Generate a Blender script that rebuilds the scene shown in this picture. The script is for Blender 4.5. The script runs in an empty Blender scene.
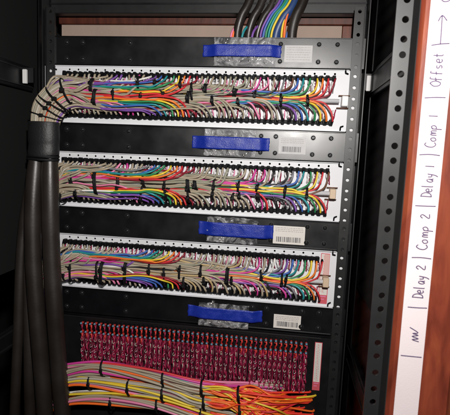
import bpy, bmesh, math, random
from mathutils import Vector, Matrix
random.seed(7)
S = bpy.context.scene
C = S.collection
R = math.radians
MM = 0.001
U = 44.45
# ------------------------------------------------------------------ camera, world, flash, exposure
cam_d = bpy.data.cameras.new('camera'); cam = bpy.data.objects.new('camera', cam_d); C.objects.link(cam)
cam.location = (0.3649, -0.6828, -0.1280); cam.rotation_euler = (1.4519, -0.0411, 0.1336)
cam_d.sensor_fit = 'HORIZONTAL'; cam_d.sensor_width = 36; cam_d.lens = 447.39/450*36
cam_d.clip_start = 0.02; cam_d.clip_end = 60
cam_d.dof.use_dof = True; cam_d.dof.focus_distance = 0.67; cam_d.dof.aperture_fstop = 20
S.camera = cam
w = bpy.data.worlds.new('World'); S.world = w; w.use_nodes = True
w.node_tree.nodes['Background'].inputs[0].default_value = (0.55, 0.6, 0.75, 1)
w.node_tree.nodes['Background'].inputs[1].default_value = 0.006
fl = bpy.data.lights.new('camera_flash', 'AREA'); fl.shape = 'DISK'; fl.size = 0.03; fl.energy = 5.8; fl.color = (1, .965, .93)
flo = bpy.data.objects.new('camera_flash', fl); C.objects.link(flo); flo.location = (0.402, -0.70, 0.02)
flo.rotation_euler = (Vector((0.23, 0, -0.19)) - flo.location).to_track_quat('-Z', 'Y').to_euler()
S.view_settings.view_transform = 'Standard'; S.view_settings.look = 'None'; S.view_settings.exposure = 0; S.view_settings.gamma = 1
S.render.resolution_x = 1024; S.render.resolution_y = 944

# ------------------------------------------------------------------ materials
MATS = {}
def mat(name, col, rough=.5, metal=0., var=0., vscale=60., bump=0., bscale=300., spec=.5, coat=0., stretch=(1, 1, 1), rvar=0.):
    m = bpy.data.materials.new(name); m.use_nodes = True; nt = m.node_tree; b = nt.nodes['Principled BSDF']
    b.inputs['Base Color'].default_value = (*col, 1); b.inputs['Roughness'].default_value = rough; b.inputs['Metallic'].default_value = metal
    b.inputs['Specular IOR Level'].default_value = spec; b.inputs['Coat Weight'].default_value = coat
    tc = nt.nodes.new('ShaderNodeTexCoord'); mp = nt.nodes.new('ShaderNodeMapping'); mp.inputs['Scale'].default_value = stretch
    nt.links.new(tc.outputs['Object'], mp.inputs[0])
    if var or rvar:
        n = nt.nodes.new('ShaderNodeTexNoise'); n.inputs['Scale'].default_value = vscale; n.inputs['Detail'].default_value = 6
        nt.links.new(mp.outputs[0], n.inputs['Vector'])
        if var:
            mx = nt.nodes.new('ShaderNodeMix'); mx.data_type = 'RGBA'
            mx.inputs['A'].default_value = tuple(c*(1-var) for c in col)+(1,); mx.inputs['B'].default_value = tuple(min(1, c*(1+var)) for c in col)+(1,)
            nt.links.new(n.outputs['Fac'], mx.inputs['Factor']); nt.links.new(mx.outputs['Result'], b.inputs['Base Color'])
        if rvar:
            mr = nt.nodes.new('ShaderNodeMapRange'); mr.inputs['From Min'].default_value = .3; mr.inputs['From Max'].default_value = .7
            mr.inputs['To Min'].default_value = rough-rvar; mr.inputs['To Max'].default_value = rough+rvar
            nt.links.new(n.outputs['Fac'], mr.inputs['Value']); nt.links.new(mr.outputs['Result'], b.inputs['Roughness'])
    if bump:
        n2 = nt.nodes.new('ShaderNodeTexNoise'); n2.inputs['Scale'].default_value = bscale; n2.inputs['Detail'].default_value = 4
        nt.links.new(mp.outputs[0], n2.inputs['Vector'])
        bp = nt.nodes.new('ShaderNodeBump'); bp.inputs['Strength'].default_value = bump; bp.inputs['Distance'].default_value = .001
        nt.links.new(n2.outputs['Fac'], bp.inputs['Height']); nt.links.new(bp.outputs[0], b.inputs['Normal'])
    MATS[name] = m; return m
steel = mat('black_painted_steel', (.007, .007, .008), .4, 0, .25, 40, .06, 900, .4, rvar=.06)
plate_m = mat('black_brushed_plate', (.003, .003, .004), .33, 0, .2, 30, .05, 1200, .8, rvar=.05)
rail_m = mat('rail_paint', (.013, .0135, .014), .40, 0, .2, 50, .02, 1500, .6, rvar=.02)
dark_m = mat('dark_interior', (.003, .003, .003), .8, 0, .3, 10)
white_m = mat('white_enamel', (.72, .725, .75), .5, 0, .06, 25, .08, 800)
black_p = mat('black_plastic', (.005, .005, .006), .5, 0, .3, 100, spec=.15)
tie_m = mat('black_nylon', (.006, .006, .007), .55, spec=.25)
jacket = mat('black_cable_jacket', (.019, .0145, .012), .42, 0, .45, 18, .12, 300, .6, rvar=.1)
sleeve_m = mat('heat_shrink', (.010, .010, .011), .5, 0, .3, 60, .4, 350)
silver = mat('tinned_metal', (.75, .74, .72), .28, .9, .1, 200)
chrome = mat('polished_rod', (.82, .82, .85), .25, .15)
screw_m = mat('black_screw', (.03, .03, .032), .25, .6)
whitepl = mat('white_plastic', (.78, .77, .76), .45)
beige_m = mat('beige_nylon', (.62, .47, .33), .5, 0, .08, 80)
cream_m = mat('cream_wall', (.36, .27, .22), .8, 0, .12, 30, .4, 200)
tape_b = mat('blue_tape', (.008, .026, .30), .42, 0, .3, 90, .5, 700, .5, rvar=.12)
tape_w = mat('white_label_tape', (.60, .53, .54), .55, 0, .06, 18, .12, 900)
worn_m = mat('worn_sticker', (.50, .49, .49), .5, 0, .15, 120)
paper_m = mat('sticker_paper', (.72, .68, .63), .6, 0, .04, 90)
ink_m = mat('pen_ink', (.06, .035, .10), .6)
print_m = mat('printed_ink', (.07, .07, .08), .6)
greyp_m = mat('pale_print', (.42, .39, .37), .6)
redlab = mat('red_label_print', (.62, .10, .13), .5)
redpin = mat('red_sleeve', (.62, .045, .035), .42)
bluepin = mat('pale_blue_tip', (.13, .24, .33), .35)
crimson = mat('crimson_wire', (.30, .012, .055), .42)
maroon = mat('maroon_wire', (.13, .008, .028), .5)
WC = dict(t=(.37, .31, .225), g=(.29, .28, .21), s=(.45, .41, .34), o=(.85, .20, .03), r=(.62, .03, .04), d=(.25, .015, .03), y=(.80, .58, .04), n=(.03, .25, .09),
          e=(.02, .27, .30), b=(.05, .13, .45), v=(.20, .08, .36), m=(.62, .05, .30), p=(.75, .22, .38), w=(.78, .76, .72), k=(.015, .015, .017), a=(.20, .20, .22), c=(.16, .07, .04),
          O=(.95, .16, .02), R=(.85, .05, .03), f=(.48, .35, .17))
WM = {k: mat('wire_'+n, WC[k], .42, 0, .12, 60) for k, n in dict(t='tan', g='greenish_tan', s='pale_tan', o='orange', r='red', d='dark_red', y='yellow', n='green', e='teal', b='blue', v='violet', m='magenta', p='pink', w='white', k='black', a='grey', c='brown', O='bright_orange', R='bright_red', f='straw').items()}
def wood(name, a, b, c, rough):
    m = bpy.data.materials.new(name); m.use_nodes = True; nt = m.node_tree; bs = nt.nodes['Principled BSDF']; bs.inputs['Roughness'].default_value = rough
    tc = nt.nodes.new('ShaderNodeTexCoord'); mp = nt.nodes.new('ShaderNodeMapping'); mp.inputs['Scale'].default_value = (20, 20, 4.0); mp.inputs['Rotation'].default_value = (0, R(7), 0)
    n = nt.nodes.new('ShaderNodeTexNoise'); n.inputs['Scale'].default_value = 2.2; n.inputs['Detail'].default_value = 8; n.inputs['Distortion'].default_value = 2.6
    n2 = nt.nodes.new('ShaderNodeTexNoise'); n2.inputs['Scale'].default_value = 14; n2.inputs['Detail'].default_value = 6
    r = nt.nodes.new('ShaderNodeValToRGB'); e = r.color_ramp.elements; e[0].position = .3; e[0].color = (*a, 1); e[1].position = .72; e[1].color = (*c, 1)
    x = e.new(.5); x.color = (*b, 1)
    mx = nt.nodes.new('ShaderNodeMix'); mx.data_type = 'RGBA'; mx.blend_type = 'MULTIPLY'; mx.inputs['Factor'].default_value = .3
    L = nt.links.new; L(tc.outputs['Object'], mp.inputs[0]); L(mp.outputs[0], n.inputs['Vector']); L(mp.outputs[0], n2.inputs['Vector']); L(n.outputs['Fac'], r.inputs[0])
    L(r.outputs[0], mx.inputs['A']); L(n2.outputs['Fac'], mx.inputs['B']); L(mx.outputs['Result'], bs.inputs['Base Color'])
    bp = nt.nodes.new('ShaderNodeBump'); bp.inputs['Strength'].default_value = .15; bp.inputs['Distance'].default_value = .001; L(n2.outputs['Fac'], bp.inputs['Height']); L(bp.outputs[0], bs.inputs['Normal'])
    return m
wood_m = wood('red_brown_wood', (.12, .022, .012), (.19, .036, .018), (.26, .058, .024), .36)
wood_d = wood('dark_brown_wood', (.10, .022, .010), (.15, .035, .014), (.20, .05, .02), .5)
wood_dd = wood('deep_brown_wood', (.055, .012, .007), (.085, .019, .009), (.12, .028, .013), .5)  # deeper brown version of the dark wood, for the shelf board
def bag_mat():
    m = bpy.data.materials.new('clear_plastic_film'); m.use_nodes = True; nt = m.node_tree; nt.nodes.clear(); L = nt.links.new
    out = nt.nodes.new('ShaderNodeOutputMaterial'); mix = nt.nodes.new('ShaderNodeMixShader'); tr = nt.nodes.new('ShaderNodeBsdfTransparent'); gl = nt.nodes.new('ShaderNodeBsdfPrincipled')
    gl.inputs['Base Color'].default_value = (.75, .75, .76, 1); gl.inputs['Roughness'].default_value = .12; gl.inputs['Specular IOR Level'].default_value = 1
    tr.inputs[0].default_value = (.92, .92, .93, 1)
    tc = nt.nodes.new('ShaderNodeTexCoord'); n = nt.nodes.new('ShaderNodeTexNoise'); n.inputs['Scale'].default_value = 38; n.inputs['Detail'].default_value = 5; n.inputs['Distortion'].default_value = 2.5
    L(tc.outputs['Object'], n.inputs['Vector']); bp = nt.nodes.new('ShaderNodeBump'); bp.inputs['Strength'].default_value = 1; bp.inputs['Distance'].default_value = .006
    L(n.outputs['Fac'], bp.inputs['Height']); L(bp.outputs[0], gl.inputs['Normal'])
    mr = nt.nodes.new('ShaderNodeMapRange'); mr.inputs['From Min'].default_value = .4; mr.inputs['From Max'].default_value = .68; mr.inputs['To Min'].default_value = .03; mr.inputs['To Max'].default_value = .42
    L(n.outputs['Fac'], mr.inputs['Value']); L(mr.outputs['Result'], mix.inputs[0]); L(tr.outputs[0], mix.inputs[1]); L(gl.outputs[0], mix.inputs[2]); L(mix.outputs[0], out.inputs[0])
    return m
bag_m = bag_mat()

# ------------------------------------------------------------------ helpers: rack coordinates in mm, u right, v down, d towards the viewer
def W(u, v, d): return Vector((u*MM, -d*MM, -v*MM))
class MB:
    def __init__(s): s.v = []; s.f = []; s.mi = []; s.ms = []; s.sm = []
    def mat(s, m):
        if m not in s.ms: s.ms.append(m)
        return s.ms.index(m)
    def box(s, u0, v0, d0, u1, v1, d1, m, bev=0.):
        i = s.mat(m); b = len(s.v)
        if bev <= 0:
            for d in (d0, d1):
                for (u, v) in ((u0, v0), (u1, v0), (u1, v1), (u0, v1)): s.v.append(W(u, v, d))
            q = [(0, 3, 2, 1), (4, 5, 6, 7), (0, 1, 5, 4), (1, 2, 6, 5), (2, 3, 7, 6), (3, 0, 4, 7)]
        else:
            def ring(x, d): return [W(a, c, d) for a, c in ((u0+x+bev, v0+x), (u1-x-bev, v0+x), (u1-x, v0+x+bev), (u1-x, v1-x-bev), (u1-x-bev, v1-x), (u0+x+bev, v1-x), (u0+x, v1-x-bev), (u0+x, v0+x+bev))]
            s.v += ring(0, d0)+ring(0, d1-bev)+ring(bev*.8, d1)
            q = [tuple(range(7, -1, -1)), tuple(range(16, 24))]
            for r in (0, 8):
                for k in range(8): q.append((r+k, r+(k+1) % 8, r+8+(k+1) % 8, r+8+k))
        for f in q: s.f.append(tuple(b+k for k in f)); s.mi.append(i); s.sm.append(False)
        return s
    def tube(s, pts, r, m, n=8, flat=(1, 1), cap=True):
        """pts already in (u,v,d) mm"""
        i = s.mat(m); P = [W(*p) for p in pts]; b0 = len(s.v); N = len(P)
        T = [(P[min(k+1, N-1)]-P[max(k-1, 0)]).normalized() for k in range(N)]
        a = Vector((0, -1, 0)); 
        if abs(T[0].dot(a)) > .9: a = Vector((1, 0, 0))
        x = (a-T[0]*a.dot(T[0])).normalized()
        for k in range(N):
            x = (x-T[k]*x.dot(T[k])).normalized(); y = T[k].cross(x)
            rr = r[k] if isinstance(r, (list, tuple)) else r
            for j in range(n):
                th = 2*math.pi*j/n; s.v.append(P[k]+(x*math.cos(th)*flat[0]+y*math.sin(th)*flat[1])*rr*MM)
        for k in range(N-1):
            for j in range(n):
                s.f.append((b0+k*n+j, b0+k*n+(j+1) % n, b0+(k+1)*n+(j+1) % n, b0+(k+1)*n+j)); s.mi.append(i); s.sm.append(True)
        if cap:
            s.f.append(tuple(b0+j for j in range(n-1, -1, -1))); s.f.append(tuple(b0+(N-1)*n+j for j in range(n))); s.mi += [i, i]; s.sm += [False, False]
        return s
    def holed(s, u0, v0, u1, v1, d, th, holes, m, n=12):
        """plate cells: holes = list of (u,v,r); strip cut in cells along its long side, real round holes right through"""
        i = s.mat(m); L = (v1-v0) > (u1-u0)
        hs = sorted(holes, key=lambda h: h[1] if L else h[0]); cuts = [v0 if L else u0]
        for a, b in zip(hs, hs[1:]): cuts.append(((a[1]+b[1]) if L else (a[0]+b[0]))/2)
        cuts.append(v1 if L else u1)
        for k, (hu, hv, r) in enumerate(hs):
            a, b = cuts[k], cuts[k+1]
            cu0, cu1, cv0, cv1 = (u0, u1, a, b) if L else (a, b, v0, v1)
            out = []; inn = []
            for j in range(n):
                t = 2*math.pi*(j+.5)/n; cu, sv = math.cos(t), math.sin(t)
                ks = []
                if cu > 1e-6: ks.append((cu1-hu)/cu)
                if cu < -1e-6: ks.append((cu0-hu)/cu)
                if sv > 1e-6: ks.append((cv1-hv)/sv)
                if sv < -1e-6: ks.append((cv0-hv)/sv)
                kk = min(ks); out.append((hu+cu*kk, hv+sv*kk)); inn.append((hu+cu*r, hv+sv*r))
            # snap the nearest ring point to each corner so cells tile
            for (qu, qv) in ((cu0, cv0), (cu1, cv0), (cu1, cv1), (cu0, cv1)):
                j = min(range(n), key=lambda j: abs(math.atan2(math.sin(math.atan2(qv-hv, qu-hu)-2*math.pi*(j+.5)/n), math.cos(math.atan2(qv-hv, qu-hu)-2*math.pi*(j+.5)/n)))); out[j] = (qu, qv)
            b0 = len(s.v)
            s.v += [W(x, y, d) for x, y in out]+[W(x, y, d) for x, y in inn]+[W(x, y, d-th) for x, y in inn]+[W(x, y, d-th) for x, y in out]
            for j in range(n):
                jn = (j+1) % n
                for r0 in (0, n, 2*n): s.f.append((b0+r0+j, b0+r0+jn, b0+r0+n+jn, b0+r0+n+j)); s.mi.append(i); s.sm.append(False)
                s.f.append((b0+3*n+j, b0+3*n+jn, b0+jn, b0+j)); s.mi.append(i); s.sm.append(False)
        return s
    def mesh(s, name):
        me = bpy.data.meshes.new(name); me.from_pydata([tuple(v) for v in s.v], [], s.f)
        for m in s.ms: me.materials.append(m)
        me.polygons.foreach_set('material_index', s.mi); me.polygons.foreach_set('use_smooth', s.sm); 
        bm = bmesh.new(); bm.from_mesh(me); bmesh.ops.recalc_face_normals(bm, faces=bm.faces); bm.to_mesh(me); bm.free(); me.update(); return me
    def build(s, name, parent=None): return link(name, s.mesh(name), parent)
def link(name, me, parent=None, loc=None):
    o = bpy.data.objects.new(name, me); C.objects.link(o)
    if parent: o.parent = parent; o.matrix_parent_inverse = Matrix.Translation(-wl(parent))
    if loc is not None: o.location = loc
    return o
def wl(o): return Vector(o.location)
def thing(name, label, cat, u, v, d, group=None):
    o = bpy.data.objects.new(name, None); C.objects.link(o); o.location = W(u, v, d); o.empty_display_size = .01
    return tag(o, label, cat, group)
def tag(o, label, cat, group=None):
    o['label'] = label; o['category'] = cat
    if group: o['group'] = group
    return o
def cat_rom(P, n=5):
    out = []
    for k in range(len(P)-1):
        a = P[max(k-1, 0)]; b = P[k]; c = P[k+1]; d = P[min(k+2, len(P)-1)]
        for j in range(n):
            t = j/n
            out.append(tuple(.5*((2*b[i])+(-a[i]+c[i])*t+(2*a[i]-5*b[i]+4*c[i]-d[i])*t*t+(-a[i]+3*b[i]-3*c[i]+d[i])*t**3) for i in range(3)))
    out.append(tuple(P[-1])); return out
lerp = lambda a, b, t: a+(b-a)*t
rj = lambda a: random.uniform(-a, a)
def sstep(a, b, x): t = max(0, min(1, (x-a)/(b-a))); return t*t*(3-2*t)

# ------------------------------------------------------------------ setting
o = MB().box(-1600, -900, -700, 1700, 1500, -690, dark_m).build('back_wall'); o['kind'] = 'structure'
o = MB().box(-1600, 1000, -690, 1700, 1010, 900, dark_m).build('floor'); o['kind'] = 'structure'

# background furniture seen above the top plate
t = thing('wooden_shelf', 'red brown wooden shelf edge with cream board behind the gap above the topmost plate', 'shelf', 170, -60, -200)
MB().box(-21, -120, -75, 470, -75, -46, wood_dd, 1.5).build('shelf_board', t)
MB().box(-17, -74.5, -72, 440, -30, -50, cream_m).build('cream_board', t)
MB().box(440.5, -74.5, -72, 470, -30, -48, wood_d, 1).build('end_block', t)

# wooden cabinet edge in the right foreground
t = thing('wooden_cabinet', 'reddish brown wooden cabinet edge standing in the right foreground beside the perforated rail', 'cabinet', 490, 600, 300)
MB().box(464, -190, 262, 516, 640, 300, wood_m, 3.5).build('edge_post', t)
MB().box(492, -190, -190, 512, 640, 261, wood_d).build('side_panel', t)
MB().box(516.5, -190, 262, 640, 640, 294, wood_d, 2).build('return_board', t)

# ------------------------------------------------------------------ label tape with hand lettering
LT = tag(MB().box(470.3, -110, 300.1, 490.4, 560, 300.5, tape_w).build('label_tape'), 'long white label tape with handwritten channel names stuck along the wooden cabinet edge', 'label tape')
GL = {  # stroke glyphs, x right, y up, cell height 1
 'D': [[(.05, 0), (.08, 1)], [(.0, .98), (.35, .9), (.55, .55), (.4, .12), (.02, .0)]],
 'e': [[(.05, .28), (.4, .33), (.33, .55), (.12, .5), (.04, .2), (.2, 0), (.42, .08)]],
 'l': [[(.08, 1), (.07, .05), (.15, 0)]],
 'a': [[(.4, .5), (.15, .52), (.03, .2), (.2, 0), (.38, .3), (.4, .45), (.4, .05), (.5, .02)]],
 'y': [[(.05, .5), (.1, .15), (.35, .2)], [(.42, .55), (.3, -.1), (.1, -.4)]],
 'C': [[(.5, .85), (.3, 1), (.08, .7), (.06, .25), (.3, 0), (.55, .15)]],
 'o': [[(.22, .5), (.04, .3), (.15, .02), (.38, .15), (.35, .45), (.2, .5)]],
 'm': [[(.05, .0), (.06, .48), (.2, .5), (.26, .05), (.3, .45), (.48, .48), (.5, .02)]],
 'p': [[(.08, .5), (.03, -.4)], [(.07, .4), (.3, .55), (.42, .3), (.25, .08), (.06, .12)]],
 '1': [[(.15, 1), (.13, 0)]],
 '2': [[(.05, .75), (.25, 1), (.42, .75), (.05, .05), (.5, .02)]],
 'O': [[(.3, .95), (.03, .6), (.1, .1), (.4, .02), (.58, .5), (.4, .92), (.25, .95)]],
 'f': [[(.4, .95), (.2, 1), (.14, .5), (.12, -.1)], [(.0, .45), (.35, .5)]],
 's': [[(.38, .48), (.12, .48), (.1, .3), (.34, .2), (.3, .02), (.05, .02)]],
 't': [[(.18, .9), (.16, .1), (.3, 0)], [(.0, .55), (.36, .58)]],
 'M': [[(.0, .0), (.12, .5), (.2, .05), (.34, .52), (.44, .08), (.55, .5), (.62, .1), (.95, .75)]],
}
def stroke(mb, pts, r=.48): mb.tube(cat_rom([(a, b, 300.55) for a, b in pts], 4), r, ink_m, 6, (.35, 1))
def word(txt, v_start, v_end, base, h, name='handwritten_word'):
    """text runs upward (v falling) from v_start to v_end; letters' up = -u"""
    mb = MB(); adv = (v_start-v_end)/len(txt)
    for k, ch in enumerate(txt):
        if ch == ' ': continue
        sc = min(adv/.62, h*1.15)
        for s in GL[ch]: stroke(mb, [(base-y*h+rj(.12), v_start-k*adv-x*sc) for x, y in s])
    return mb.build(name, LT)
word('M', 279, 266, 485.5, 11)
for v, a, b in ((293, 472, 489), (250, 474, 489.5), (207, 473.5, 489), (164, 472.5, 488.5), (122, 472, 488), (77, 472, 488), (36, 470.5+3, 487)):
    mb = MB(); stroke(mb, [(a, v+rj(.6)), ((a+b)/2, v-.5), (b, v+rj(.6)-.4)], .5); mb.build('divider_line', LT)
word('Delay', 241, 221, 485.5, 8.6); word('2', 217, 212, 485, 7)
word('Comp', 200, 179, 485, 8.6); word('2', 174, 169, 484.5, 7)
word('Delay', 156, 136, 484.5, 8.6); word('1', 132, 128, 484.5, 7)
word('Comp', 116, 97, 484, 8.6); word('1', 92, 88, 483.5, 7)
word('Offset', 68, 41, 483, 8)
mb = MB(); stroke(mb, [(480.2, 36), (480, 26), (479.6, 14)]); stroke(mb, [(483.5, 18), (479.6, 14), (477, 18.5)]); mb.build('handwritten_arrow', LT)
word('O', 4, -4, 484.5, 8)

# ------------------------------------------------------------------ rack frame
RF = thing('equipment_rack', 'tall black steel rack frame with perforated rails holding the patch panels', 'rack', 225, 640, 0)
def eia(v0, k0, k1): return [v0+k*U+off for k in range(k0, k1) for off in (0, 15.875, 31.75)]
hv = eia(-79.5+0, 0, 15)
for side in (0, 1):
    c = lambda u: (u if side else 450-u)
    lo, hi = sorted((c(450.5), c(464)))
    mb = MB(); mb.holed(lo, -86, hi, 585, 4, 2, [(c(457.6), v, 2.6) for v in hv], rail_m)
    a, b = sorted((c(464.1), c(466))); mb.box(a, -86, -26, b, 585, 4.2, steel)
    a, b = sorted((c(466), c(471))); mb.box(a, -110, -28, b, 600, -26, steel)
    a, b = sorted((c(471), c(472.4))); mb.box(a, -125, -26, b, 600, 3, rail_m)
    a, b = sorted((c(482), c(483.5))); mb.box(a, -125, -40, b, 600, -6, steel)
    mb.build('inner_rail', RF)
hvo = [5.6+0.875+(k-4)*U+off for k in range(0, 16) for off in (0, 15.875, 31.75)]
for side in (0, 1):
    c = lambda u: (u if side else 450-u)
    mb = MB(); lo, hi = sorted((c(449.8), c(464.6)))
    hv0 = [-5.6+(k-3)*U+off for k in range(0, 14) for off in (0, 15.875, 31.75)]
    hv1 = [h+0 for h in hv0]
    mb.holed(lo, min(hv1)-8, hi, max(hv1)+8, 277, 2, [(c(457.8), v, 2.9) for v in hv1], rail_m, 16)
    pts = [(c(464.6), 277), (c(466.2), 276.2), (c(467), 274), (c(467.2), 250)]
    i = mb.mat(rail_m)
    for (x0, y0), (x1, y1) in zip(pts, pts[1:]):
        b0 = len(mb.v); mb.v += [W(x0, min(hv1)-8, y0), W(x1, min(hv1)-8, y1), W(x1, max(hv1)+8, y1), W(x0, max(hv1)+8, y0)]; mb.f.append((b0, b0+1, b0+2, b0+3)); mb.mi.append(i); mb.sm.append(True)
    mb.build('outer_rail', RF)
    a, b = sorted((c(463.2), c(463.9))); mb = MB(); mb.box(a, -190, 276.9, b, 600, 297.5, dark_m); mb.build('shade_strip', RF)  # near-black strip added as painted shade over the post's inner face beside the rail
    # depth bars and latch between the rails
    for (v0, v1) in ((0, 38), (420, 455)):
        x0 = 482 if side else 508; mb = MB(); a, b = sorted((c(x0), c(x0+6))); mb.box(a, v0, -30, b, v1, 262, steel, .8)
        a, b = sorted((c(x0-1.5), c(x0))); mb.box(a, v0+5, -30, b, v0+7, 262, rail_m); mb.box(a, v1-7, -30, b, v1-5, 262, rail_m); mb.build('depth_bar', RF)
    a, b = sorted((c(473) if side else c(489), c(482) if side else c(508))); 
    mb = MB(); mb.box(a, 5, -4, b, 28, 0, steel); mb.build('bracket', RF)
    mb = MB(); a, b = sorted((c(474) if side else c(498), c(480) if side else c(505))); mb.box(a, 8, 1, b, 30, 5, whitepl, .8); mb.build('white_latch', RF)
    mb = MB(); a, b = sorted((c(490) if side else c(516), c(491) if side else c(517))); mb.box(a, -190, -190, b, 330, 255, dark_m); mb.build('side_sheet', RF)
mb = MB(); mb.box(-20, -125, -36, 470, -84, -20, rail_m, 1.2); mb.box(-20, -99.5, -20.5, 470, -97, -18.5, steel); mb.build('top_crossbar', RF)

# ------------------------------------------------------------------ black plates, bags, tape
rows = ['topmost', 'second', 'third', 'lowest']
where = ['below the cable opening', 'between the upper and middle wired panels', 'between the middle and lower wired panels', 'above the crimson pin panel']
PL = [(-1, (234, 350, -32, -15), (251, 342, -43, -2), (355, 395, -33, -9)), (2, (222, 340, 102, 121), (241, 320, 91, 131), (354, 394, 99, 124)),
      (5, (237, 353, 233, 254), (250, 329, 225, 265), (353, 401, 233, 261)), (8, (224, 343, 369, 388), (242, 322, 363, 401), (361, 403, 373, 395))]
scr = MB(); scr.tube([(0, 0, 0), (0, 0, 1.2), (0, 0, 1.8), (0, 0, 2.4)], [3.1, 3.1, 2.7, 1.7], screw_m, 14).tube([(0, 0, .05), (0, 0, .35)], 4.0, rail_m, 14)
scr.box(-2, -.4, 2.3, 2, .4, 2.6, dark_m); scr_me = scr.mesh('screw')
s2 = MB(); s2.tube([(-5, 0, 0), (4, 0, 0)], 1.5, silver, 8).tube([(4, 0, 0), (5.5, 0, 0)], [3, 2.6], silver, 10); loose_me = s2.mesh('spare_screw')
def strip(mb, u0, u1, v0, v1, d, m, th=.4, nu=26, nv=5, amp=.7, fn=None):
    i = mb.mat(m); b = len(mb.v); sd = random.random()*99; e = [rj(1.1) for _ in range(40)]
    from mathutils import noise
    for lay in (0, 1):
        for a in range(nu+1):
            for c in range(nv+1):
                x, y = a/nu, c/nv; u = lerp(u0, u1, x); v = lerp(v0, v1, y)
                z = noise.noise(Vector((u*.09+sd, v*.13, sd)))*amp+noise.noise(Vector((u*.3+sd, v*.35, sd)))*amp*.5
                if a in (0, nu): u += e[c]*.7
                if c in (0, nv): v += noise.noise(Vector((u*.15, sd, c)))*amp*.7
                mb.v.append(W(u, v, d+z+(fn(x, y) if fn else 0)+(th if lay else 0)))
    M = (nu+1)*(nv+1)
    for a in range(nu):
        for c in range(nv):
            q = [a*(nv+1)+c, (a+1)*(nv+1)+c, (a+1)*(nv+1)+c+1, a*(nv+1)+c+1]
            mb.f.append(tuple(b+k for k in reversed(q))); mb.f.append(tuple(b+M+k for k in q)); mb.mi += [i, i]; mb.sm += [True, True]
    ed = [a*(nv+1) for a in range(nu+1)]+[nu*(nv+1)+c for c in range(1, nv+1)]+[a*(nv+1)+nv for a in range(nu-1, -1, -1)]+[c for c in range(nv-1, 0, -1)]
    for k in range(len(ed)):
        p, q = ed[k], ed[(k+1) % len(ed)]; mb.f.append((b+p, b+q, b+M+q, b+M+p)); mb.mi.append(i); mb.sm.append(False)
for n, (k, tp, bg, lb) in enumerate(PL):
    v0 = k*U
    p = thing('blank_plate', f'{rows[n]} black blank rack plate with round screws, {where[n]}', 'rack plate', 225, v0+U, 0, 'black blank plates between the wired panels')
    mb = MB(); mb.box(-19, v0+.8, 0, 469.5-.0, v0+U-.8, 1.6, plate_m, .4); mb.box(-5, v0+.9, 1.6, 449.5, v0+2.2, 3.4, plate_m, .3); mb.box(-5, v0+U-2.2, 1.6, 449.5, v0+U-.9, 3.4, plate_m, .3); mb.build('plate_face', p)
    for su in (18, 44, 120, 327, 349, 404, 430):
        for sv in (10, 34.5): 
            s = link('screw', scr_me, p); s.matrix_parent_inverse = Matrix.Translation(-p.location); s.location = W(su, v0+sv, 1.55); s.rotation_euler = (0, rj(3), 0)
    L = MB().box(lb[0], lb[2], 1.65, lb[1], lb[3], 1.9, paper_m if n > 1 else worn_m).build('paper_label', p)
    mb = MB(); w_ = lb[1]-lb[0]
    for q in range(3 if n else 6):
        x = lb[0]+3; y = lb[2]+2.6+q*(2.6 if n else 3.4)
        while x < lb[1]-4:
            l = random.uniform(1.2, 4.5); l = min(l, lb[1]-3-x); mb.box(x, y, 1.92, x+l, y+.9, 1.97, greyp_m); x += l+.9
    mb.build('fine_print', L)
    if n:
        mb = MB(); x = lb[0]+5
        while x < lb[1]-6:
            l = random.choice((.5, .5, .9, 1.3)); mb.box(x, lb[3]-11, 1.92, x+l, lb[3]-3, 1.97, print_m); x += l+random.choice((.5, .8, 1.2))
        mb.build('barcode', L)
    mb = MB(); strip(mb, bg[0], bg[1], bg[2], bg[3], 4.4, bag_m, .15, 60, 26, 2.4, lambda x, y: 1.8*math.sin(math.pi*x)**.5*math.sin(math.pi*y)**.5)
    tag(mb.build('plastic_bag'), f'crumpled clear plastic bag taped under blue tape on the {rows[n]} black plate', 'plastic bag', 'clear bags taped to the black plates')
    mb = MB(); strip(mb, tp[0], tp[1], tp[2], tp[3], 3.0, tape_b, .2, 60, 8, .55, lambda x, y: 6.2*sstep(.04, .2, x)*(1-sstep(.86, .99, x)))
    tag(mb.build('blue_tape'), f'wrinkled blue masking tape strip across the plastic bag on the {rows[n]} black plate', 'tape', 'blue tape strips')
    for q in range(5):
        s = link('spare_screw', loose_me); s.location = W(random.uniform(bg[0]+14, bg[1]-14), (tp[3]+random.uniform(2, 5)) if q < 4 else tp[2]-4, 2.9+rj(.2)); s.rotation_euler = (0, rj(3), rj(.2))
        tag(s, f'small silver rack screw loose inside the clear bag on the {rows[n]} black plate', 'screw', f'spare screws in the {rows[n]} bag')

# ------------------------------------------------------------------ wired panels
NJ = 48; UJ = lambda i: 16+i*(412/47)
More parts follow.
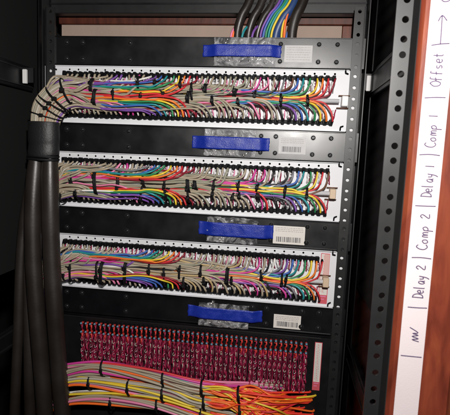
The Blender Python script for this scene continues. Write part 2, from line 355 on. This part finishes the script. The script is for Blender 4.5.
# jack meshes, origin at the jack's root
def jack_mesh(sgn, var):
    mb = MB(); mb.box(-2.4, -4.2, 0, 2.4, 3.6, 7.5, black_p, .7); mb.box(-1.5, -2.6, 7.5, 1.5, 2.6, 9.2, black_p, .5)
    if var == 1: mb.box(-3.6, -4.4, 1, 1.9, 2.8, 8.5, black_p, .8)
    return mb.mesh('jack')
def lug_mesh(sgn, var):
    mb = MB(); r = random.Random(var)
    pts = [(-1.6, sgn*4.5, 3), (-1.9, sgn*7.5, 7.5), (-1.2, sgn*11, 8.4), (-1.8, sgn*15, 6), (-2, sgn*18, 2)]
    mb.tube(cat_rom(pts, 4), 1.25, whitepl, 7)
    pts = [(1.6, sgn*4.5, 3), (2.0, sgn*9, 6+r.uniform(-1, 1)), (1.4, sgn*14, 5.2), (1.9, sgn*20, 1.5)]
    mb.tube(cat_rom(pts, 4), 1.0, (crimson, WM['p'], silver, crimson)[var], 7)
    ring = [(0.2+2.0*math.cos(a), sgn*(8.6+r.uniform(-.2, .2))+2.3*math.sin(a), 4.6) for a in [q*math.pi/6 for q in range(13)]]
    mb.tube(ring, .55, silver, 6, cap=False)
    mb.box(-.9, min(sgn*12.5, sgn*17.5), 1, 1.1, max(sgn*12.5, sgn*17.5), 4.2, (whitepl, silver, crimson, WM['s'])[var], .3)
    return mb.mesh('solder_lugs')
JM = {(s, v): jack_mesh(s, v) for s in (1, -1) for v in (0, 1)}
LM = {(s, v): lug_mesh(s, v) for s in (1, -1) for v in range(4)}
def panel(k, label, right):
    v0 = k*U; V = 2*U
    UJ = lambda i: 16+i*((406 if k == 6 else 412)/47)
    p = thing('patch_panel', label, 'patch panel', 225, v0+V, 0, 'white wired patch panels')
    mb = MB(); pu = -19 if 1 else 0
    dots = [(22+q*14.55, v0+6.3, 1.55) for q in range(29)]
    mb.holed(-6, v0+3.2, 449.6, v0+9.4, 0, 1.2, dots, white_m)
    mb.box(-19, v0+9.42, -1.2, 463, v0+V-1.2, 0, white_m)
    mb.box(-19, v0+1.6, -1.2, 463, v0+3.18, 0, white_m); mb.box(449.65, v0+3.2, -1.2, 463, v0+9.4, 0, white_m); mb.box(-19, v0+3.2, -1.2, -6.05, v0+9.4, 0, white_m)
    mb.box(-5.5, v0+.5, -1.2, 449.5, v0+1.58, 3.2, white_m, .2); mb.box(-5.5, v0+V-1.18, -1.2, 449.5, v0+V-.2, 4.5, white_m, .2)
    mb.build('faceplate', p)
    mb = MB(); mb.box(12, v0+10.8, .05, 430 if k < 6 else 425, v0+15.5, 4, black_p, .5); mb.box(12, v0+74, .05, 430 if k < 6 else 425, v0+79, 4, black_p, .5); mb.build('jack_strip', p)
    for row, (vj, s) in enumerate(((14, 1), (76.5, -1))):
        for i in range(NJ):
            j = link('jack', JM[(s, random.choice((0, 0, 1)))], p); j.matrix_parent_inverse = Matrix.Translation(-p.location)
            j.location = W(UJ(i), v0+vj+rj(.5), .1); j.rotation_euler = (0, rj(.12), 0)
            l = link('solder_lugs', LM[(s, random.choice((0, 0, 1, 2, 3)))], j); l.matrix_parent_inverse = Matrix(); l.location = (0, 0, 0); l.rotation_euler = (0, rj(.18), 0)
    mb = MB(); mb.tube([(60, v0+46, 12), (437, v0+46, 12)], 3.2 if k else 3.0, chrome, 14); mb.build('lacing_bar', p)
    bm_, bu = right
    mb = MB(); mb.box(bu, v0+39, .1, bu+9, v0+53.5, 17, bm_, 1); mb.build('bar_block', p)
    mb = MB(); mb.tube([(bu-4, v0+37.5, 6), (bu+12, v0+37.5, 6)], .8, WM['c'], 8); mb.tube([(bu-6, v0+55, 6), (bu+11, v0+55, 6)], .8, WM['c'], 8); mb.build('retaining_pin', p)
    for cu, cv, a in ((444, 4, 1), (442, V-6, -1), (-2, 5, 1)):
        mb = MB(); mb.tube([(cu, v0+cv-4*a, 2), (cu, v0+cv, 3.5), (cu, v0+cv+a, 4), (cu+4, v0+cv+2.4*a, 2)], 1.1, black_p, 8); mb.build('panel_clip', p)
    return p
white_r = (whitepl, 440); beige_r = (beige_m, 432)
panel(0, 'topmost white wired patch panel, bundle turning down into the black sleeve at its left', white_r)
panel(3, 'middle white wired patch panel with beige block at the end of its silver bar', beige_r)
pl3 = panel(6, 'lowest white wired patch panel with a red and white label strip at its right end', (beige_m, 431))
def label_strip(parent, u0, u1, v0, v1, d, lean=0):
    L = MB(); L.box(u0, v0, d, u1, v1, d+.3, redlab); L = L.build('label_strip', parent)
    mb = MB(); mb.box(u0+1, v0+1, d+.32, u1-1, v1-14, d+.4, paper_m); mb.box(u0+2.2, v1-12.5, d+.32, u1-2.2, v1-10.8, d+.4, WM['p']); mb.box(u0+2.2, v1-8, d+.32, u1-4.5, v1-6.6, d+.4, WM['p']); mb.build('label_paper', L)
    mb = MB(); x = u0+2.2
    for col, m in ((u0+3.2, greyp_m), (u0+5.4, redlab), (u0+7.6, greyp_m)):
        y = v0+3
        if col > u1-2: break
        while y < v1-18: 
            l = random.uniform(1, 4); mb.box(col-.35, y, d+.42, col+.35, y+l, d+.45, m); y += l+.8
    mb.build('fine_print', L)
label_strip(pl3, 427, 440.5, 6*U+5, 6*U+84, .1)
mb = MB(); mb.box(432.5, 6*U+6, .6, 440, 6*U+38.4, .8, mat('pale_pink_paper', (.66, .42, .38), .55, 0, .12, 60)); mb.build('pink_label', pl3)

# ------------------------------------------------------------------ wiring harnesses
TOPC = [('tttgtstt'+'ttvvtsmt'+'wvbenyor'+'dtgtgtgg'+'ggtmptka'+'cbenyord'),
        ('tttstttg'+'tttpmtst'+'abenyord'+'dgttgtgg'+'gttmmtkw'+'kabenyrc'),
        ('tttstttg'+'sttpmswv'+'bbenyord'+'sttgtgts'+'tfttmtkw'+'avbenyor')]
BOTC = [('ttttttgt'+'tttppmwt'+'vvbenyor'+'dttgttgt'+'ttgpdtsk'+'kvbenyor'),
        ('tttttttt'+'ttgtwspt'+'vvbenyor'+'dttgttgt'+'tttpmrwk'+'kavbenyr'),
        ('tttttstt'+'ttppmstw'+'vvbbnyrd'+'tfttftft'+'tftpmtfk'+'kmvaenor')]
def harness(k, n, label, hs, entry, ties, spread):
    v0 = k*U
    h = thing('wiring_harness', label, 'wiring harness', 60, v0+66, 20, 'laced wiring harnesses')
    def half(u):   # half height of the bundle
        for (a, ha), (b, hb) in zip(hs, hs[1:]):
            if u <= b: return lerp(ha, hb, sstep(0, 1, max(0, (u-a)/(b-a))))
        return hs[-1][1]
    vc = lambda u: 45+2.0*math.sin(u/70+n)+ (1.5 if u > 330 else 0)
    for row in (0, 1):
        cols = (TOPC, BOTC)[row][n]; s = -1 if row == 0 else 1
        for i in range(NJ):
            g, q = divmod(i, 8); uj = UJ(i)+rj(.8)
            if n == 0 and row == 0 and i < 1: continue
            lv = (1-(q+.5)/8)              # leftmost jack takes the outermost level
            push = 1.0
            dep = 15+1.7*(5-g)*(1-u_gone(0))+0
            c = cols[i]; rad = random.uniform(1.45, 1.8) if c in 'tgsf' else random.uniform(1.25, 1.65)
            if random.random() < .05 and c in 'tgsfpw': continue
            if g == 2: lv = lerp((0, .3, .55)[n], 1, lv)
            lv = max(.03, lv+rj(.09)); ph = random.random()*6; jit = rj(1.0); dz = random.choice((0, 0, 0, 2.2, -1.5))
            pts = []
            E = entry(row, g, q, lv, s)
            L = (random.uniform(20, 28) if row == 0 else 26)
            if c in 'tgsf': L += (i % 4)*(4.5 if row == 0 else 6.5)-5
            if row == 0 and g > 2: L *= .62
            L *= random.uniform(.8, 1.2)
            clump = (1.5-(i % 4))*random.uniform(1.4, 2.8)*(1 if c in 'tgsfmpk' else .5)
            if row == 0 and i < 16 and n == 2: L = random.uniform(14, 20)
            if c not in 'tgsf' and row == 0: L = 20+q*.8
            if c not in 'tgsf' and row == 1: L = 26+q*1.1
            # groups of tan wires share a lacing point
            ul = uj-L
            for e in E:
                if e[0] < uj-12: pts.append(e)
            u = 62 if n == 0 else 42
            front = 4.5 if g == 2 else 0
            while u < ul:
                hh = half(u)*(1.0 if g > 1 or u < 60 else 1)
                # after earlier groups have left, the remaining ones settle inward
                v = vc(u)+s*(lv*hh+1.5*math.sin(u/(26+8*math.sin(ph*7))+ph)+.7*math.sin(u/11+ph*3))+jit*.8
                gone = max(0, min(1, (u-60)/60))
                d = 13+1.9*(5-g)+gone*front+dz*min(1, u/80)+.5*math.sin(u/25+ph*2)+ (4 if g != 5 or u > 290 else 0)*math.sqrt(max(0, 1-(lv*.92)**2))*half(u)/22
                pts.append((u, v, d)); u += 21
            vr = vc(max(ul, 40))+s*lv*half(max(ul, 40))
            dl = pts[-1][2] if pts else 18
            tgt = 14 if row == 0 else 76.5
            if row == 0:
                if ul > 40 and (not pts or ul+2-pts[-1][0] > 9): pts.append((ul+2, vr+rj(.6), dl))
                vt = .42 if g > 2 else .15
                pts += [(uj-L*lerp(.40, .25, vt*2)+clump*.6, lerp(vr, tgt, .30-vt*.25), max(dl, 15)+rj(1)), (uj-L*.04*(1-vt)+clump*1.1+rj(.7), lerp(vr, tgt, .62-vt*.3), 17+rj(1.5)), (uj+1.2+clump*.6, tgt+3.5, 15+rj(1)), (uj+.3, tgt-.6, 8.5)]
            else:
                if ul > 40 and (not pts or ul+2-pts[-1][0] > 9): pts.append((ul+2, vr+rj(.6), dl))
                pts += [(uj-L*.36+clump*.8, lerp(vr, tgt, .13), max(dl, 15)+rj(1)), (uj-L*.04+clump*1.1, lerp(vr, tgt, .50), 17+rj(1.5)), (uj+1.4+clump*.5, tgt-3.5, 15+rj(1)), (uj+.3, tgt+.6, 8.5)]
            pts = [(a, v0+b, d) for a, b, d in pts]
            cr = cat_rom(pts, 4)
            mb = MB(); mb.tube(cr, rad, WM[c], 8)
            mb.tube([cr[-4], cr[-3], cr[-2], (cr[-1][0], cr[-1][1]+.2*s, cr[-1][2])], rad+.35, black_p, 8)
            mb.build('wire', h)
    for (u, va, vb) in ties:
        if vb-va < 9: vb = va+9
        cv = (va+vb)/2; hh = (vb-va)/2; lean = rj(2.0)
        mb = MB(); dfr = 27+ (3 if u < 100 else 0)-min(5, max(0, (u-150)/50)); dbk = 6
        pts = []
        for q in range(25):
            a = 2*math.pi*q/24; ca, sa = math.cos(a), math.sin(a)
            pts.append((u+lean*sa, v0+cv+hh*math.copysign(abs(sa)**.7, sa), (dfr+dbk)/2+(dfr-dbk)/2*math.copysign(abs(ca)**.6, ca)))
        mb.tube(pts, 1.25, tie_m, 6, (.7, 1.5), cap=False)
        if random.random() < .4: mb.tube([(a+2.6, b+.6, d+.3) for a, b, d in pts], 1.1, tie_m, 6, (.7, 1.4), cap=False)
        hv_ = v0+cv+rj(hh*.6); mb.box(u-2.3, hv_-2.6, dfr-.6, u+2.3, hv_+2.6, dfr+3.2, tie_m, .5)
        mb.tube([(u, hv_, dfr+1), (u+rj(2), hv_-2, dfr+5), (u+rj(4), hv_-4.5, dfr+7)], .7, tie_m, 5)
        mb.build('cable_tie', h)
    if n == 0:
        for (ua, va, ub, vb) in ((-22, 76, 25, 88), (4, 40, 40, 74), (-8, 52, 36, 76), (26, 26, 42, 62), (-12, 58, 28, 84)):
            cu, cv = (ua+ub)/2, (va+vb)/2; mb = MB(); pts = []
            for q in range(25):
                a = 2*math.pi*q/24; pts.append((cu+(ub-ua)/2*math.cos(a), cv+(vb-va)/2*math.cos(a), 36+ (14 if ua < 10 else 9)*math.sin(a)))
            mb.tube(pts, 1.2, tie_m, 6, (1.5, .8), cap=False); mb.box(cu-2.5, cv-2.5, 45, cu+2.5, cv+2.5, 52, tie_m, .5); mb.build('cable_tie', h)
    return h
def u_gone(x): return 0
def entry0(row, g, q, lv, s):
    t = .5+s*lv*.5; dd = 38+2.2*(2.5-g)+6*math.sqrt(max(0, 1-(2*t-1)**2))-3; j = rj(1.2)
    return [(lerp(-20, 19, t)+j, 118, dd-2), (lerp(-21, 21, t)+j, 96, dd), (lerp(-17, 25, t)+j, lerp(64, 84, t), dd-1), (lerp(0, 33, t), lerp(38, 72, t)+j, dd-6), (lerp(22, 46, t), lerp(22, 66, t)+j, dd-12)]
def entry1(row, g, q, lv, s):
    t = .5+s*lv*.5; dd = 18+1.6*(5-g)+4*math.sqrt(max(0, 1-(2*t-1)**2)); j = rj(.8)
    return [(-16+10*t, 170, 10), (lerp(-22, -10, t), 120, 14), (lerp(-16, -8, t), lerp(66, 90, t), dd), (lerp(2, 12, t), lerp(48, 78, t)+j, dd), (lerp(20, 28, t), lerp(30, 72, t)+j, dd-1)]
def entry2(row, g, q, lv, s):
    t = .5+s*lv*.5; dd = 18+1.6*(5-g)+4*math.sqrt(max(0, 1-(2*t-1)**2)); j = rj(.8)
    return [(-20+10*t, 170, 8), (lerp(-24, -14, t), 120, 14), (lerp(-18, -10, t), lerp(50, 88, t), dd), (lerp(2, 6, t), lerp(38, 76, t)+j, dd), (lerp(20, 24, t), lerp(32, 72, t)+j, dd)]
ties1 = [(69, 23, 44), (74, 38, 63), (104, 36, 59), (142, 18, 38), (147, 38, 58), (168, 24, 36), (181, 35, 57), (206, 20, 36), (217, 37, 55), (223, 25, 52), (242, 27, 40), (254, 44, 57), (286, 33, 44), (292, 46, 56), (316, 35, 46), (354, 38, 57), (392, 39, 55)]
ties2 = [(39, 32, 51), (46, 55, 72), (21, 62, 81), (76, 29, 66), (112, 29, 64), (153, 28, 50), (150, 47, 73), (186, 31, 52), (188, 49, 66), (221, 33, 55), (223, 51, 69), (232, 35, 50), (261, 32, 49), (260, 50, 64), (298, 34, 50), (290, 52, 62), (300, 51, 61), (326, 37, 48), (327, 50, 60), (367, 37, 56), (399, 39, 54)]
ties3 = [(37, 38, 74), (26, 58, 72), (81, 38, 67), (87, 38, 75), (125, 35, 72), (165, 34, 61), (189, 40, 71), (213, 33, 57), (220, 53, 70), (246, 33, 49), (252, 50, 64), (286, 34, 60), (294, 47, 60), (339, 35, 50), (370, 38, 57), (376, 38, 57)]
harness(0, 0, 'tan and rainbow coloured wires laced across the topmost white patch panel, turning down at left', [(0, 22), (150, 22), (230, 17), (310, 12), (380, 8), (430, 6)], entry0, ties1, 1)
harness(3, 1, 'tan, pink and rainbow wires laced across the middle white patch panel', [(0, 19), (60, 23), (160, 20), (240, 16), (320, 12), (390, 8), (430, 6)], entry1, ties2, 1)
harness(6, 2, 'straw and rainbow wires laced across the lowest white patch panel above the crimson pins', [(0, 21), (100, 20), (200, 17), (250, 14), (320, 12), (390, 9), (430, 6)], entry2, ties3, 1)

# ------------------------------------------------------------------ crimson pin panel
v0 = 9*U
PP = thing('pin_panel', 'black panel crowded with crimson wired pins and pale blue tips at the rack bottom', 'pin panel', 225, v0+3*U, 0)
mb = MB(); mb.box(-19, v0+.9, -1.5, 469, v0+4.4*U, 0, steel, .3); mb.box(-5, v0+.9, 0, 449.5, v0+3.2, 3.5, plate_m, .4); mb.box(-5, v0+6.3, .1, 436, v0+7.2, 1.5, rail_m); mb.build('faceplate', PP)
def column_mesh(seed):
    r = random.Random(seed); mb = MB()
    mb.box(-1.7, -2, 0, 1.7, 84, 3, black_p, .3)
    out = mb.mesh('jack_column'); p = MB()
    for lv, y in enumerate((0, 14.5)):
        x = r.uniform(-.3, .3)
        p.tube([(x, y+1, 3), (x, y, 8), (x, y-.8, 12.5)], 1.9, redpin, 8); p.tube([(x, y-.8, 12.4), (x, y-1.0, 14.5), (x, y-1.1, 15.4)], [1.95, 1.85, 1.0], bluepin, 8)
        p.tube(cat_rom([(x+.6, y+2, 10), (x+1.2, y+6, 11+r.random()*2), (x-.6, y+11, 8), (x, y+16, 4)], 4), 1.3, redpin if r.random() < .6 else crimson, 7)
        p.tube([(x-1.2, y+3.5, 6), (x-1.2, y+3.5, 10.5)], 1.1, redpin, 6)
    for y in (24, 32, 40, 49, 58, 66, 75):
        x = r.uniform(-2.2, 2.2); hgt = r.uniform(6, 12)
        p.tube(cat_rom([(x-.6, y-5, 3.5), (x+r.uniform(-1, 1), y-1, hgt), (x+r.uniform(-.6, 1), y+4, hgt), (x+.3, y+9, 3.5)], 4), r.uniform(1.05, 1.55), crimson if r.random() < .75 else maroon, 7)
    for sx in (-2.6, 0, 2.6):
        p.tube(cat_rom([(sx*r.uniform(.7, 1.2), yy, r.uniform(2.5, 6.5)) for yy in range(20, 84, 7)], 3), r.uniform(.8, 1.2), maroon if r.random() < .6 else crimson, 6)
    out2 = p.mesh('wired_pins'); q = MB()
    for y in (28, 38, 47, 56, 66, 76):
        x = r.uniform(-.5, .5)
        if r.random() < .8:
            a = r.uniform(.5, 1); q.tube([(x+2.0*math.cos(t_)*a, y+2.6*math.sin(t_), 10.5) for t_ in [k_*math.pi/6 for k_ in range(r.randint(8, 12))]], .55, silver if r.random() < .5 else WM['s'], 6)
        else: q.tube([(x, y-4, 10), (x+.5, y+3, 11)], .8, WM['s'], 6)
    return out, out2, q.mesh('silver_lugs')
CM = [column_mesh(s) for s in range(7)]
for i in range(48):
    a, b, c = random.choice(CM)
    j = link('jack_column', a, PP); j.matrix_parent_inverse = Matrix.Translation(-PP.location); j.location = W(49+i*(364/47), v0+13, .1); j.rotation_euler = (0, rj(.008), 0)
    for nm, me in (('wired_pins', b), ('silver_lugs', c)):
        l = link(nm, me, j); l.matrix_parent_inverse = Matrix(); l.location = W(0, rj(.5), 0)
label_strip(PP, 427, 438.5, v0+13, v0+92, .1)

# bottom harness
h = thing('wiring_harness', 'brightly coloured wire bundles with orange and red tails sweeping below the crimson pins', 'wiring harness', 60, 545, 30, 'laced wiring harnesses')
SUB = [([(-40, 575, 14), (-12, 512, 26), (20, 492, 34), (60, 478, 36), (99, 474, 36), (173, 479, 36), (253, 490, 34), (331, 494, 30), (395, 497, 22)], 11.5, 'ttpOtpmtpOtetstwpptprtem'),
       ([(-38, 590, 16), (-14, 545, 26), (15, 512, 33), (60, 498, 34), (141, 502, 34), (210, 506, 34), (254, 511, 34), (332, 517, 30), (400, 524, 22)], 12, 'tpmOpstwmOyptstOmpwtyOpy'),
       ([(-36, 610, 18), (-12, 566, 28), (15, 543, 34), (50, 530, 36), (108, 523, 36), (190, 523, 36), (271, 535, 34), (350, 548, 30), (420, 570, 22)], 12.5, 'tpyOmtwsyOOtpmtwmtybtOyO')]
for sp, (cl, rad, cols) in enumerate(SUB):
    cl = cat_rom(cl, 3)
    cols = random.sample(cols, len(cols))
    for q, c in enumerate(cols):
        rr = rad*math.sqrt((q+.5)/len(cols)); ph = q*2.4; pts = []; tw = random.uniform(.6, 1.6); endj = (rj(12), rj(14))
        for m_, (a, b, d) in enumerate(cl):
            x = m_/(len(cl)-1); th = ph+tw*x*2.2+.5*math.sin(x*11+ph); e = sstep(.7, 1, x)
            pts.append((a+e*(endj[0]-22), b+(rr+1.5*math.sin(x*7+ph*3))*math.sin(th)+e*endj[1]*.6, (d+rr*math.cos(th)*.75)*(1-e)+e*2))
        mb = MB(); mb.tube(cat_rom(pts, 2), 1.95, WM[c], 8); mb.build('wire', h)
for q in range(64):
    sp = q % 3; cl = SUB[sp][0]; c = random.choice('OOOORRRoryOROROyn'); 
    b0 = cl[6]; b1 = tuple((x_+y_)/2 for x_, y_ in zip(cl[6], cl[7])); u_e = random.uniform(378, 428); v_e = random.uniform(497, 570) if q > 6 else random.uniform(492, 500)
    pts = [(b0[0], b0[1]+rj(6), b0[2]-2+rj(3)), (b1[0]+rj(8), b1[1]+rj(7), b1[2]+rj(5)), (random.uniform(318, 335), lerp(b1[1], v_e, .35)+rj(9)-5, 32+rj(8)), (random.uniform(350, 375), lerp(b1[1], v_e, .7)+rj(8)-4, 30+rj(7)), (u_e-random.uniform(0, 3), v_e+1, 7), (u_e+random.uniform(3, 7), v_e+2, .5)]
    mb = MB(); mb.tube(cat_rom(pts, 6), 1.5, WM[c], 7); mb.build('wire', h)
for (u, cv, hh) in ((97, 474, 10), (76, 500, 9.5), (140, 502, 9.5), (196, 482, 9), (196, 506, 10), (113, 527, 11), (188, 526, 11), (258, 490, 10), (262, 512, 10), (258, 536, 10), (315, 494, 10), (318, 518, 9), (36, 541, 10)):
    mb = MB(); pts = []
    for q in range(21):
        a = 2*math.pi*q/20; pts.append((u+2*math.sin(a), cv+(hh+2.5)*math.sin(a), 35+(hh*1.2)*math.cos(a)))
    mb.tube(pts, 1.25, tie_m, 6, (.7, 1.5), cap=False); mb.box(u-2.2, cv-4, 34+hh*1.2, u+2.2, cv+.8, 34+hh*1.2+3.4, tie_m, .5); mb.build('cable_tie', h)

# ------------------------------------------------------------------ heavy black cables at left
sl = thing('cable_sleeve', 'black heat shrink sleeve gathering the tan wires beside the topmost patch panel', 'cable sleeve', 0, 138, 38)
mb = MB(); mb.tube(cat_rom([(0, 91, 38), (0, 93, 38), (0, 104, 38), (0, 118, 38), (0, 128, 38), (-.5, 139, 39), (-.5, 141, 39)], 3), [22.5, 23.6, 24.2, 24.2, 24, 24, 24.2, 24.4, 24.4, 24.4, 24, 23.6, 23.8, 24, 24.2, 24, 23.6, 23.6, 23], sleeve_m, 28, (.7, 1)); mb.build('sleeve_tube', sl)
for v in (143, 147.5):
    mb = MB(); mb.tube([(-1+24*math.cos(a), v+.4*math.sin(2*a), 39+15*math.sin(a)) for a in [k_*math.pi/16 for k_ in range(33)]], 1.5, tie_m, 8, (1, 1.4), cap=False); mb.build('cable_tie', sl)
CB = [('rightmost thick black cable of the four hanging from the heat shrink sleeve', [(10, 112, 38), (10.5, 150, 40), (13, 220, 44), (15, 303, 44), (23, 433, 44), (33, 563, 44), (40, 660, 44)], 13),
      ('second thick black cable from the right below the heat shrink sleeve', [(-11, 112, 39), (-11.5, 150, 41), (-13, 220, 48), (-12, 303, 50), (-5, 400, 52), (3, 500, 52), (12, 660, 50)], 12.5),
      ('third thick black cable from the right, hanging dull behind the glossy pair', [(-8, 128, 30), (-12, 160, 26), (-24, 230, 28), (-30, 306, 32), (-30, 438, 34), (-30, 567, 34), (-28, 660, 34)], 9),
      ('leftmost of the four black cables hanging from the heat shrink sleeve', [(-15, 128, 34), (-20, 160, 32), (-36, 230, 30), (-44, 307, 32), (-50, 440, 34), (-58, 570, 34), (-64, 660, 34)], 8)]
for lb, pts, r_ in CB:
    cr = cat_rom(pts, 8); mb = MB(); mb.tube(cr, [r_*lerp(.72, 1, sstep(120, 175, p_[1])) for p_ in cr], jacket, 20); tag(mb.build('trunk_cable'), lb, 'cable', 'black cables hanging at the left')
mb = MB(); mb.tube(cat_rom([(-44, 170, -10), (-52, 249, 0), (-59, 317, 5), (-65, 421, 6), (-72, 593, 6), (-75, 660, 6)], 8), 5.5, jacket, 14); mb.tube([(-51-6.5*math.cos(a), 255, 1+6.5*math.sin(a)) for a in [k_*math.pi/10 for k_ in range(21)]], 1.1, tie_m, 6, cap=False)
tag(mb.build('thin_cable'), 'thin black cable running down the far left, apart from the thick cables', 'cable')

# ------------------------------------------------------------------ cables coming down behind the topmost plate
def topc(name, lb, u0, u1, r_, m_, d=-16, bow=4, grp='cables dropping behind the topmost plate'):
    mb = MB(); pts = [(u1+22, -190, d-10), (u1, -104, d), (lerp(u0, u1, .55)-bow, -78, d+2), (lerp(u0, u1, .12)-bow*.6, -55, d), (u0, -30, d-2), (u0, 10, d-4)]
    mb.tube(cat_rom(pts, 6), r_, m_, 14); tag(mb.build(name), lb, 'cable', grp)
topc('signal_cable', 'leftmost thick black cable dropping behind the topmost black plate', 283, 300, 6.5, jacket, -14)
topc('signal_cable', 'second thick black cable from the left dropping behind the topmost plate', 299, 318, 6.5, jacket, -22)
topc('signal_cable', 'dark grey cable next to the violet wire above the topmost plate', 312, 334, 6, jacket, -24)
topc('signal_cable', 'thick blue cable between the green and black cables above the topmost plate', 340, 366, 8.5, mat('blue_cable_jacket', (.018, .05, .16), .4, 0, .2, 30), -20)
topc('signal_cable', 'rightmost thick black cable dropping behind the topmost plate', 365, 379, 7.5, jacket, -12)
topc('signal_cable', 'dark blue cable behind the coloured wires above the topmost plate', 322, 345, 8, mat('navy_cable_jacket', (.012, .03, .09), .4, 0, .2, 30), -32)
for (lb, u0, u1, c) in (('thin violet wire among the cables above the topmost plate', 318, 346, 'v'), ('thin violet blue wire beside the violet one above the topmost plate', 322, 350, 'b'), ('thin green wire among the cables above the topmost plate', 326, 354, 'n'), ('thin teal wire among the cables above the topmost plate', 330, 357, 'e'),
                        ('thin yellow wire curving over the green one above the topmost plate', 334, 361, 'y'), ('short yellow wire emerging right of the blue cable', 350, 362, 'y'), ('short orange wire emerging right of the blue cable', 354, 364, 'O')):
    topc('thin_wire', lb, u0, u1, 1.7, WM[c], -9 if u0 < 345 else -14)
for (lb, u, c) in (('short pink wire stub at the left of the black cables behind the topmost plate', 273, 'p'), ('short orange wire stub left of the black cables behind the topmost plate', 276, 'O'), ('short teal wire stub right of the blue cable behind the topmost plate', 360, 'e'), ('short pale blue stub at the foot of the rightmost top cable', 356, 'b'), ('short teal wire stub between the two leftmost top cables', 290, 'e'), ('short violet wire stub between the second and third top cables', 305, 'v')):
    mb = MB(); mb.tube(cat_rom([(u-3, -10, -12), (u, -45, -11), (u+3, -57, -12), (u+8, -66, -20)], 5), 1.8, WM[c], 10); tag(mb.build('thin_wire'), lb, 'wire')
